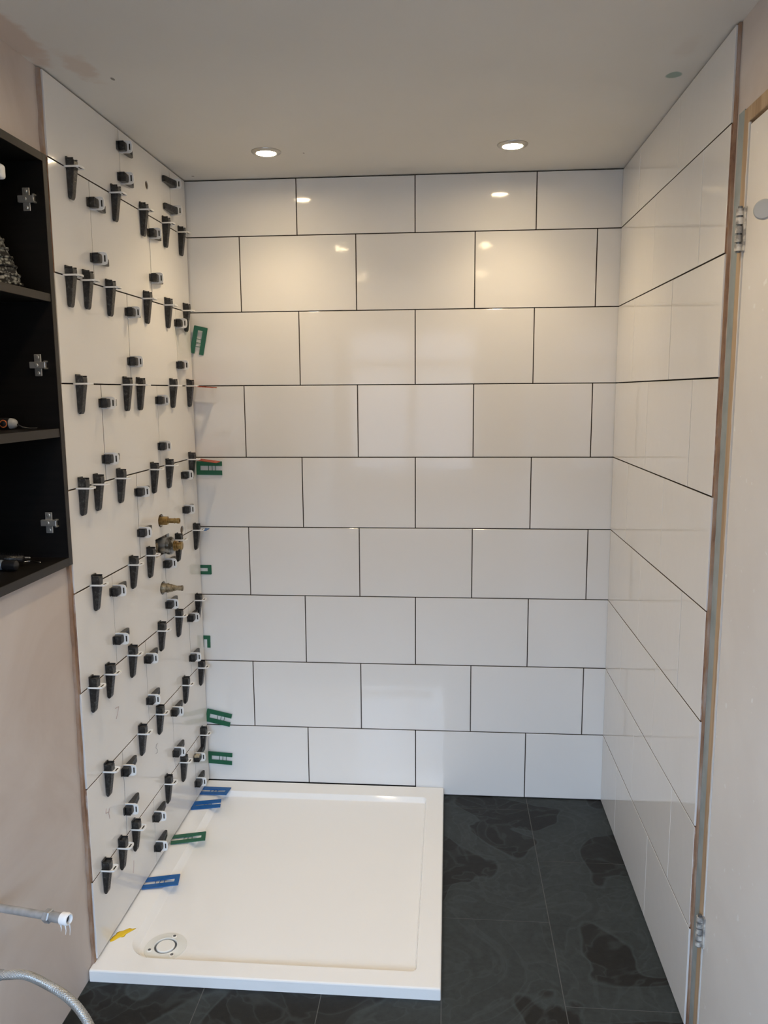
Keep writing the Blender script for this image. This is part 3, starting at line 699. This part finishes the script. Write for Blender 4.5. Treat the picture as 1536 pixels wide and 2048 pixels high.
shade_auto(obj('spindle', bm, 'brass', v))
bm = bmesh.new(); add_lathe(bm, (-0.03, -0.048, 0.004), (1, 0, 0), [(0, 0.012), (0.026, 0.012), (0.028, 0.008)], 20); shade_auto(obj('inlet_screw', bm, 'dull_brass', v))
bm = bmesh.new(); add_lathe(bm, (-0.03, -0.046, -0.018), (1, 0, 0), [(0, 0.010), (0.025, 0.010)], 20); shade_auto(obj('inlet_screw', bm, 'dull_brass', v))

# ------------------------------------------------------------------ handwritten numerals and smears on the left tiles
def strokes(name, parent, px, material, r=0.0006):
    P = [onp(u, w_, 0, 0.0012) for u, w_ in px]
    bm = bmesh.new()
    for a, b in zip(P, P[1:]):
        d = (b - a).normalized(); s = d.cross(Vector((1, 0, 0))).normalized() * r
        vs_ = [bm.verts.new(p) for p in (a - s, a + s, b + s, b - s)]; bm.faces.new(vs_)
        ext = bmesh.ops.extrude_face_region(bm, geom=[bm.faces[-1]] if False else [f for f in bm.faces if all(x in vs_ for x in f.verts)])
        for e in ext['geom']:
            if isinstance(e, bmesh.types.BMVert): e.co.x -= 0.0008
    bmesh.ops.recalc_face_normals(bm, faces=bm.faces[:])
    o = obj(name, bm, material)
    o.parent = parent; o.matrix_parent_inverse = (Matrix.LocRotScale(parent.location, parent.rotation_euler, None)).inverted()
    return o
tag(strokes('pencil_numeral', LEFT[(7, 2)], [(231, 1417), (238, 1413), (236, 1424), (233, 1438)], 'pencil_red'), 'faint pencilled 7')
tag(strokes('pencil_numeral', LEFT[(8, 1)], [(316, 1487), (313, 1489), (312, 1496), (315, 1499), (315, 1505), (312, 1507)], 'pencil_grey', 0.0006), 'faint pencilled 5')
tag(strokes('pencil_numeral', LEFT[(8, 2)], [(213, 1617), (212, 1627), (218, 1624), (219, 1617), (218, 1627), (220, 1637)], 'pencil_red', 0.0006), 'faint pencilled 4')
tag(strokes('pencil_numeral', LEFT[(9, 2)], [(268, 1721), (268, 1733), (267, 1746)], 'pencil_red'), 'faint pencilled 1')
def blob(name, c, r, material, seed, label, cat, flat=0.35):
    rnd = random.Random(seed); bm = bmesh.new(); bmesh.ops.create_icosphere(bm, subdivisions=3, radius=1.0)
    ph = [rnd.uniform(0, 6.28) for _ in range(6)]
    for v_ in bm.verts:
        d = v_.co.copy(); k = 1 + 0.22 * math.sin(3.1 * d.x * 2 + ph[0]) + 0.18 * math.sin(5 * d.y + ph[1]) + 0.12 * math.sin(9 * d.x + 7 * d.y + ph[2])
        v_.co = Vector((d.x * r[0] * k, d.y * r[1] * k, d.z * r[2]))
    o = obj(name, bm, material, None, True); o.location = c; return tag(o, label, cat)
sm = blob('adhesive_smear', (0.021, -0.882, TZ + 0.0004), (0.030, 0.012, 0.0012), 'yellow_smear', 3, 'bright yellow smear on the tray rim near the drain', 'smear')
sm.rotation_euler = (0, 0, 0.9)
if SMEAR:
    mm_ = mat('adhesive_grey', (0.42, 0.37, 0.27), 0.85)
    blob('adhesive_blob', (0.012, SMEAR[0] - 0.014, SMEAR[1] + 0.0105), (0.010, 0.011, 0.006), 'adhesive_grey', 5, 'pale dried adhesive lump on a black wedge near the tray corner', 'adhesive')

# ------------------------------------------------------------------ wall cabinet and its contents
cab = empty('wall_cabinet', (0, -1.3, CZ0), 'dark brown open wall cabinet without its door, let into the plaster', 'cabinet')
def cpart(name, bm, material='cabinet_wood', parent=None):
    o = obj(name, bm, material); p = parent or cab
    o.parent = p; o.matrix_parent_inverse = Matrix.Translation(-Vector((0, -1.3, CZ0))); return o
T = 0.018; XF = 0.004
def panel(name, x0, x1, y0, y1, z0, z1):
    """dark board with a paler front edge strip"""
    o = cpart(name, box(x0, x1 - 0.0012, y0, y1, z0, z1))
    o.data.materials.append(MATS['cabinet_edge'])
    e = obj('edge_strip', box(x1 - 0.0012, x1, y0 + 0.0004, y1 - 0.0004, z0 + 0.0004, z1 - 0.0004), 'cabinet_edge'); e.parent = o
    e.matrix_parent_inverse = Matrix.Identity(4)
    return o
panel('side_panel', CXB, XF, CY1 - T, CY1, CZ0, CZ1)
panel('side_panel', CXB, XF, CY0, CY0 + T, CZ0, CZ1)
panel('top_panel', CXB, XF, CY0 + T, CY1 - T, CZ1 - T, CZ1)
panel('bottom_panel', CXB, XF, CY0 + T, CY1 - T, CZ0, CZ0 + 0.020)
panel('shelf', CXB + 0.006, XF - 0.002, CY0 + T, CY1 - T, 1.698, 1.716)
panel('shelf', CXB + 0.006, XF - 0.002, CY0 + T, CY1 - T, 1.392, 1.412)
cpart('back_panel', box(CXB, CXB + 0.006, CY0 + T, CY1 - T, CZ0 + 0.02, CZ1 - T))
YI = CY1 - T
def hinge_plate(z):
    bm = bmesh.new(); add_box(bm, -0.047, -0.030, YI - 0.0022, YI, z - 0.025, z + 0.025, 0.001)
    add_box(bm, -0.056, -0.018, YI - 0.0085, YI, z - 0.0075, z + 0.0075, 0.0015, 2)
    add_box(bm, -0.020, -0.0145, YI - 0.0115, YI - 0.001, z - 0.0095, z - 0.006, 0.0006); add_box(bm, -0.020, -0.0145, YI - 0.0115, YI - 0.001, z + 0.006, z + 0.0095, 0.0006)
    o = cpart('hinge_plate', bm, 'hinge_steel')
    for dz in (-0.018, 0.0, 0.018):
        b2 = bmesh.new(); add_lathe(b2, (-0.0385, YI - (0.0085 if dz == 0 else 0.0022), z + dz), (0, -1, 0), [(0, 0.0042), (0.0012, 0.0042), (0.0020, 0.0028)], 16)
        s = obj('screw', b2, 'hinge_steel'); s.parent = o; s.matrix_parent_inverse = Matrix.Identity(4)
hinge_plate(1.921); hinge_plate(1.557); hinge_plate(1.190)
# crocheted pouch
t = empty('crochet_pouch', (-0.105, -1.075, 1.716), 'grey and black crocheted pouch slumped on the top cabinet shelf', 'pouch')
bm = bmesh.new(); n = 40; R = []
prof = [(0.0, 0.060, 0.050), (0.003, 0.070, 0.056), (0.012, 0.074, 0.058), (0.030, 0.072, 0.056), (0.06, 0.065, 0.050), (0.10, 0.052, 0.040), (0.14, 0.038, 0.028), (0.17, 0.026, 0.018), (0.185, 0.021, 0.013), (0.19, 0.016, 0.009)]
for h, a, b in prof:
    R.append([bm.verts.new(((a + 0.0022 * math.sin(i * 2.2 + h * 60)) * math.cos(2 * PI * i / n) - 0.10 * h, (b + 0.002 * math.cos(i * 1.7 + h * 50)) * math.sin(2 * PI * i / n), h)) for i in range(n)])
for a, b in zip(R, R[1:]):
    for i in range(n): bm.faces.new((a[i], a[(i + 1) % n], b[(i + 1) % n], b[i]))
bm.faces.new(R[0][::-1]); bm.faces.new(R[-1])
obj('pouch_body', bm, 'crochet', t, True)
bm = bmesh.new()
for k in range(9):      # crocheted rounds standing proud
    h = 0.012 + k * 0.019; j = min(range(len(prof)), key=lambda q: abs(prof[q][0] - h))
    f = h; q0 = max(i for i in range(len(prof)) if prof[i][0] <= h); q1 = min(q0 + 1, len(prof) - 1)
    tt = 0 if q0 == q1 else (h - prof[q0][0]) / (prof[q1][0] - prof[q0][0]); A = prof[q0][1] * (1 - tt) + prof[q1][1] * tt; B = prof[q0][2] * (1 - tt) + prof[q1][2] * tt
    pts = [((A + 0.002 + 0.0012 * math.sin(i * 2.6)) * math.cos(2 * PI * i / 72) - 0.10 * h, (B + 0.002) * math.sin(2 * PI * i / 72), h + 0.0016 * math.sin(i * 2.6)) for i in range(73)]
    add_tube(bm, pts, 0.0026, 6, False)
obj('crochet_rounds', bm, 'crochet', t, True)
# spray bottle behind the pouch
t = empty('spray_bottle', (-0.062, -1.150, 1.716), 'white plastic spray bottle at the edge of the top cabinet shelf', 'bottle')
bm = bmesh.new(); add_lathe(bm, (0, 0, 0), (0, 0, 1), [(0, 0.019), (0.004, 0.021), (0.15, 0.021), (0.175, 0.017), (0.195, 0.011), (0.21, 0.011)], 28); shade_auto(obj('bottle_body', bm, 'bottle_white', t))
bm = bmesh.new(); add_box(bm, -0.014, 0.057, -0.010, 0.010, 0.211, 0.240, 0.006, 3); shade_auto(obj('spray_head', bm, 'bottle_white', t))
bm = bmesh.new(); add_box(bm, 0.018, 0.024, -0.006, 0.006, 0.188, 0.2105, 0.002, 2); obj('trigger', bm, 'bottle_white', t)
# hair trimmer
t = empty('hair_trimmer', (-0.115, -1.055, 1.412), 'black hair trimmer with an orange ring on the middle cabinet shelf', 'trimmer')
bm = bmesh.new(); add_lathe(bm, (-0.062, 0, 0.0135), (1, 0, 0), [(0, 0.008), (0.004, 0.012), (0.02, 0.0132), (0.085, 0.0132), (0.092, 0.0125)], 28); shade_auto(obj('trimmer_body', bm, 'shaver_black', t))
bm = bmesh.new(); add_lathe(bm, (0.030, 0, 0.0135), (1, 0, 0), [(0, 0.0125), (0.008, 0.0112), (0.013, 0.008), (0.015, 0.004)], 28); shade_auto(obj('end_cap', bm, 'shaver_grey', t))
bm = bmesh.new(); add_tube(bm, [(0.019 + 0.0078 * math.cos(2 * PI * i / 28), -0.0118 + 0.0006 * 0, 0.0135 + 0.0078 * math.sin(2 * PI * i / 28)) for i in range(29)], 0.0013, 8, False); obj('button_ring', bm, 'orange_ring', t, True)
bm = bmesh.new(); add_lathe(bm, (0.019, -0.011, 0.0135), (0, -1, 0), [(0, 0.0060), (0.0022, 0.0060), (0.003, 0.0045)], 20); shade_auto(obj('button', bm, 'shaver_black', t))
bm = bmesh.new(); add_tube(bm, [(0.044, 0, 0.012), (0.055, 0.004, 0.005), (0.065, 0.012, 0.0022), (0.08, 0.022, 0.0022)], 0.002, 8); obj('cord', bm, 'shaver_black', t, True)
# round hairbrush
t = empty('hairbrush', (-0.085, -1.13, CZ0 + 0.020), 'round hairbrush with black bristles and silver blue handle in the cabinet bottom', 'hairbrush')
bm = bmesh.new(); add_lathe(bm, (-0.075, -0.012, 0.0125), (1, -0.05, 0), [(0, 0.008), (0.004, 0.0105), (0.060, 0.0115), (0.082, 0.0115), (0.086, 0.010)], 24); shade_auto(obj('handle', bm, 'handle_silver', t))
bm = bmesh.new(); add_lathe(bm, (0.011, -0.0165, 0.0125), (1, -0.05, 0), [(0, 0.0105), (0.022, 0.0118), (0.030, 0.0105), (0.033, 0.006)], 24); shade_auto(obj('handle_end', bm, 'shaver_black', t))
bm = bmesh.new(); add_lathe(bm, (-0.070, 0.030, 0.0165), (1, 0, 0), [(0, 0.008), (0.10, 0.008)], 16); br = obj('barrel', bm, 'shaver_black', t, True)
bm = bmesh.new(); rnd = random.Random(11)
for i in range(16):
    for k in range(12):
        a = 2 * PI * (k + 0.5 * (i % 2)) / 12; x = -0.068 + i * 0.0063
        p = Vector((x, 0.030 + 0.0075 * math.cos(a), 0.0165 + 0.0075 * math.sin(a))); q = Vector((x + rnd.uniform(-.001, .001), 0.030 + 0.016 * math.cos(a), 0.0165 + 0.016 * math.sin(a)))
        add_box(bm, p.x - 0.0005, p.x + 0.0005, p.y - 0.0005, p.y + 0.0005, p.z - 0.0005, p.z + 0.0005)
        for v_ in bm.verts[-8:]:
            if v_.index % 2 == 0 or True: pass
        s1 = [bm.verts.new(p + Vector(d)) for d in ((0.0006, 0, 0), (-0.0006, 0, 0))]; s2 = bm.verts.new(q); bm.faces.new((s1[0], s1[1], s2))
        s1 = [bm.verts.new(p + Vector((0, -0.0006 * math.sin(a), 0.0006 * math.cos(a)))), bm.verts.new(p - Vector((0, -0.0006 * math.sin(a), 0.0006 * math.cos(a))))]; bm.faces.new((s1[0], s1[1], bm.verts.new(q)))
o = obj('bristles', bm, 'shaver_black', t); o['kind'] = 'stuff'
P0 = [(-0.175, -1.018, CZ0 + 0.0235), (-0.09, -1.010, CZ0 + 0.0235)]
t = empty('comb', (-0.13, -1.015, CZ0 + 0.020), 'thin grey tail comb lying at the back of the cabinet bottom', 'comb')
bm = bmesh.new(); add_box(bm, -0.050, 0.045, -0.002, 0.002, 0.0, 0.0032, 0.0008); obj('spine', bm, 'shaver_grey', t)
bm = bmesh.new()
for i in range(22): add_box(bm, -0.049 + i * 0.0024, -0.0477 + i * 0.0024, -0.014, -0.0015, 0.0004, 0.0022)
o = obj('teeth', bm, 'shaver_grey', t); o['kind'] = 'stuff'
bm = bmesh.new(); add_tube(bm, [(-0.033, -1.066, CZ0 + 0.0215), (-0.050, -1.058, CZ0 + 0.0218), (-0.062, -1.050, CZ0 + 0.0218), (-0.070, -1.056, CZ0 + 0.0218), (-0.078, -1.072, CZ0 + 0.0218)], 0.0011, 8)
tag(obj('hairgrip_wire', bm, 'chrome', None, True), 'bent silver wire beside the hairbrush in the cabinet bottom', 'wire')

# ------------------------------------------------------------------ pipe and braided hose at the lower left
pa = CAM + ray(0, 1816) * 1.60; pe = CAM + ray(139, 1839) * 1.545
d = (pe - pa).normalized(); st = pa - d * ((pa.x - (XL - 0.02)) / d.x)
Lp = (pe - st).length
t = empty('water_pipe', st, 'grey metal pipe end with white thread tape jutting from the left wall', 'pipe')
bm = bmesh.new(); add_tube(bm, [Vector((0, 0, 0)), d * (Lp - 0.050)], 0.0078, 20); shade_auto(obj('pipe', bm, 'galvanised', t))
bm = bmesh.new(); add_lathe(bm, d * (Lp - 0.058), d, [(0, 0.0115), (0.002, 0.0135), (0.013, 0.0135), (0.015, 0.0115)], 6); obj('nut', bm, 'galvanised', t)
bm = bmesh.new(); add_lathe(bm, d * (Lp - 0.046), d, [(0, 0.0095), (0.028, 0.0100)], 24); shade_auto(obj('sleeve', bm, 'galvanised', t))
bm = bmesh.new(); add_lathe(bm, d * (Lp - 0.019), d, [(0, 0.0100), (0.002, 0.0118), (0.008, 0.0114), (0.014, 0.0122), (0.018, 0.0108), (0.019, 0.0088), (0.010, 0.0086)], 24); shade_auto(obj('thread_tape', bm, 'ptfe_tape', t))
bm = bmesh.new(); add_lathe(bm, d * (Lp - 0.012), d, [(0, 0.0087), (0.0035, 0.0087)], 20); obj('bore', bm, 'pipe_bore', t)
bm = bmesh.new()
e0 = d * (Lp - 0.006)
for off, ln in (((0.0, -0.008, -0.008), 0.020), ((0.002, 0.004, -0.010), 0.028), ((-0.010, -0.006, -0.009), 0.014)):
    p = e0 + Vector(off); add_tube(bm, [p, p + Vector((0.001, 0, -ln * 0.5)), p + Vector((-0.001, 0.001, -ln))], [0.0014, 0.0008, 0.0004], 6)
obj('tape_threads', bm, 'ptfe_tape', t)

def bez(ps, n=14):
    out = []
    for i in range(len(ps) - 1):
        p0 = ps[max(i - 1, 0)]; p1 = ps[i]; p2 = ps[i + 1]; p3 = ps[min(i + 2, len(ps) - 1)]
        for k in range(n):
            s = k / n; out.append(0.5 * ((2 * p1) + (p2 - p0) * s + (2 * p0 - 5 * p1 + 4 * p2 - p3) * s * s + (3 * p1 - p0 - 3 * p2 + p3) * s ** 3))
    return out + [ps[-1]]
t = empty('braided_hose', (0, -1.5, 0.41), 'braided steel flexible hose curving down from the left wall', 'hose')
h0 = CAM + ray(0, 1950) * 1.5
keyp = [Vector((XL - 0.01, h0.y, h0.z + 0.001)), h0, CAM + ray(50, 1950) * 1.5, CAM + ray(100, 1972) * 1.5, CAM + ray(140, 1999) * 1.49, CAM + ray(168, 2032) * 1.48, CAM + ray(186, 2068) * 1.47, Vector((0.275, -1.54, 0.26)), Vector((0.268, -1.55, 0.13)), Vector((0.235, -1.57, 0.035)), Vector((0.16, -1.60, 0.0095)), Vector((0.06, -1.64, 0.0095))]
path = bez(keyp)
bm = bmesh.new(); add_tube(bm, [p - t.location for p in path], 0.0072, 16); shade_auto(obj('hose_core', bm, 'galvanised', t), 1.2)
# braid: two opposed families of thin strands wound round the hose
bm = bmesh.new(); prevs = None; fr = []
for i, p in enumerate(path):
    dd = (path[min(i + 1, len(path) - 1)] - path[max(i - 1, 0)]).normalized()
    if prevs is None: s, tt = frame_of(dd)
    else: s = (prevs - dd * prevs.dot(dd)).normalized(); tt = dd.cross(s)
    prevs = s; fr.append((p - t.location, s, dd.cross(s)))
cum = [0.0]
for a, b in zip(path, path[1:]): cum.append(cum[-1] + (b - a).length)
def at(sv):
    i = max(j for j in range(len(cum)) if cum[j] <= sv); i = min(i, len(fr) - 2); q = (sv - cum[i]) / max(cum[i + 1] - cum[i], 1e-9)
    return fr[i][0].lerp(fr[i + 1][0], q), fr[i][1].lerp(fr[i + 1][1], q), fr[i][2].lerp(fr[i + 1][2], q)
Lh = cum[-1] * 0.66; NS = 150
smp = [at(Lh * k / NS) for k in range(NS + 1)]
for fam in (-1, 1):
    for s0 in range(10):
        pts = []
        for k in range(NS + 1):
            p, s, q = smp[k]; a = 2 * PI * s0 / 10 + fam * (Lh * k / NS) / 0.0085
            pts.append(p + (s * math.cos(a) + q * math.sin(a)) * 0.0076)
        add_tube(bm, pts, 0.00095, 3, False)
o = obj('braid', bm, 'braided_steel', t, True); o['kind'] = 'stuff'
bm = bmesh.new(); c0, s0_, q0_ = at(0.078); c1, _, _ = at(0.096); add_lathe(bm, c0, c1 - c0, [(0, 0.0088), (0.001, 0.0098), (0.016, 0.0098), (0.017, 0.0088)], 24); shade_auto(obj('ferrule', bm, 'galvanised', t))
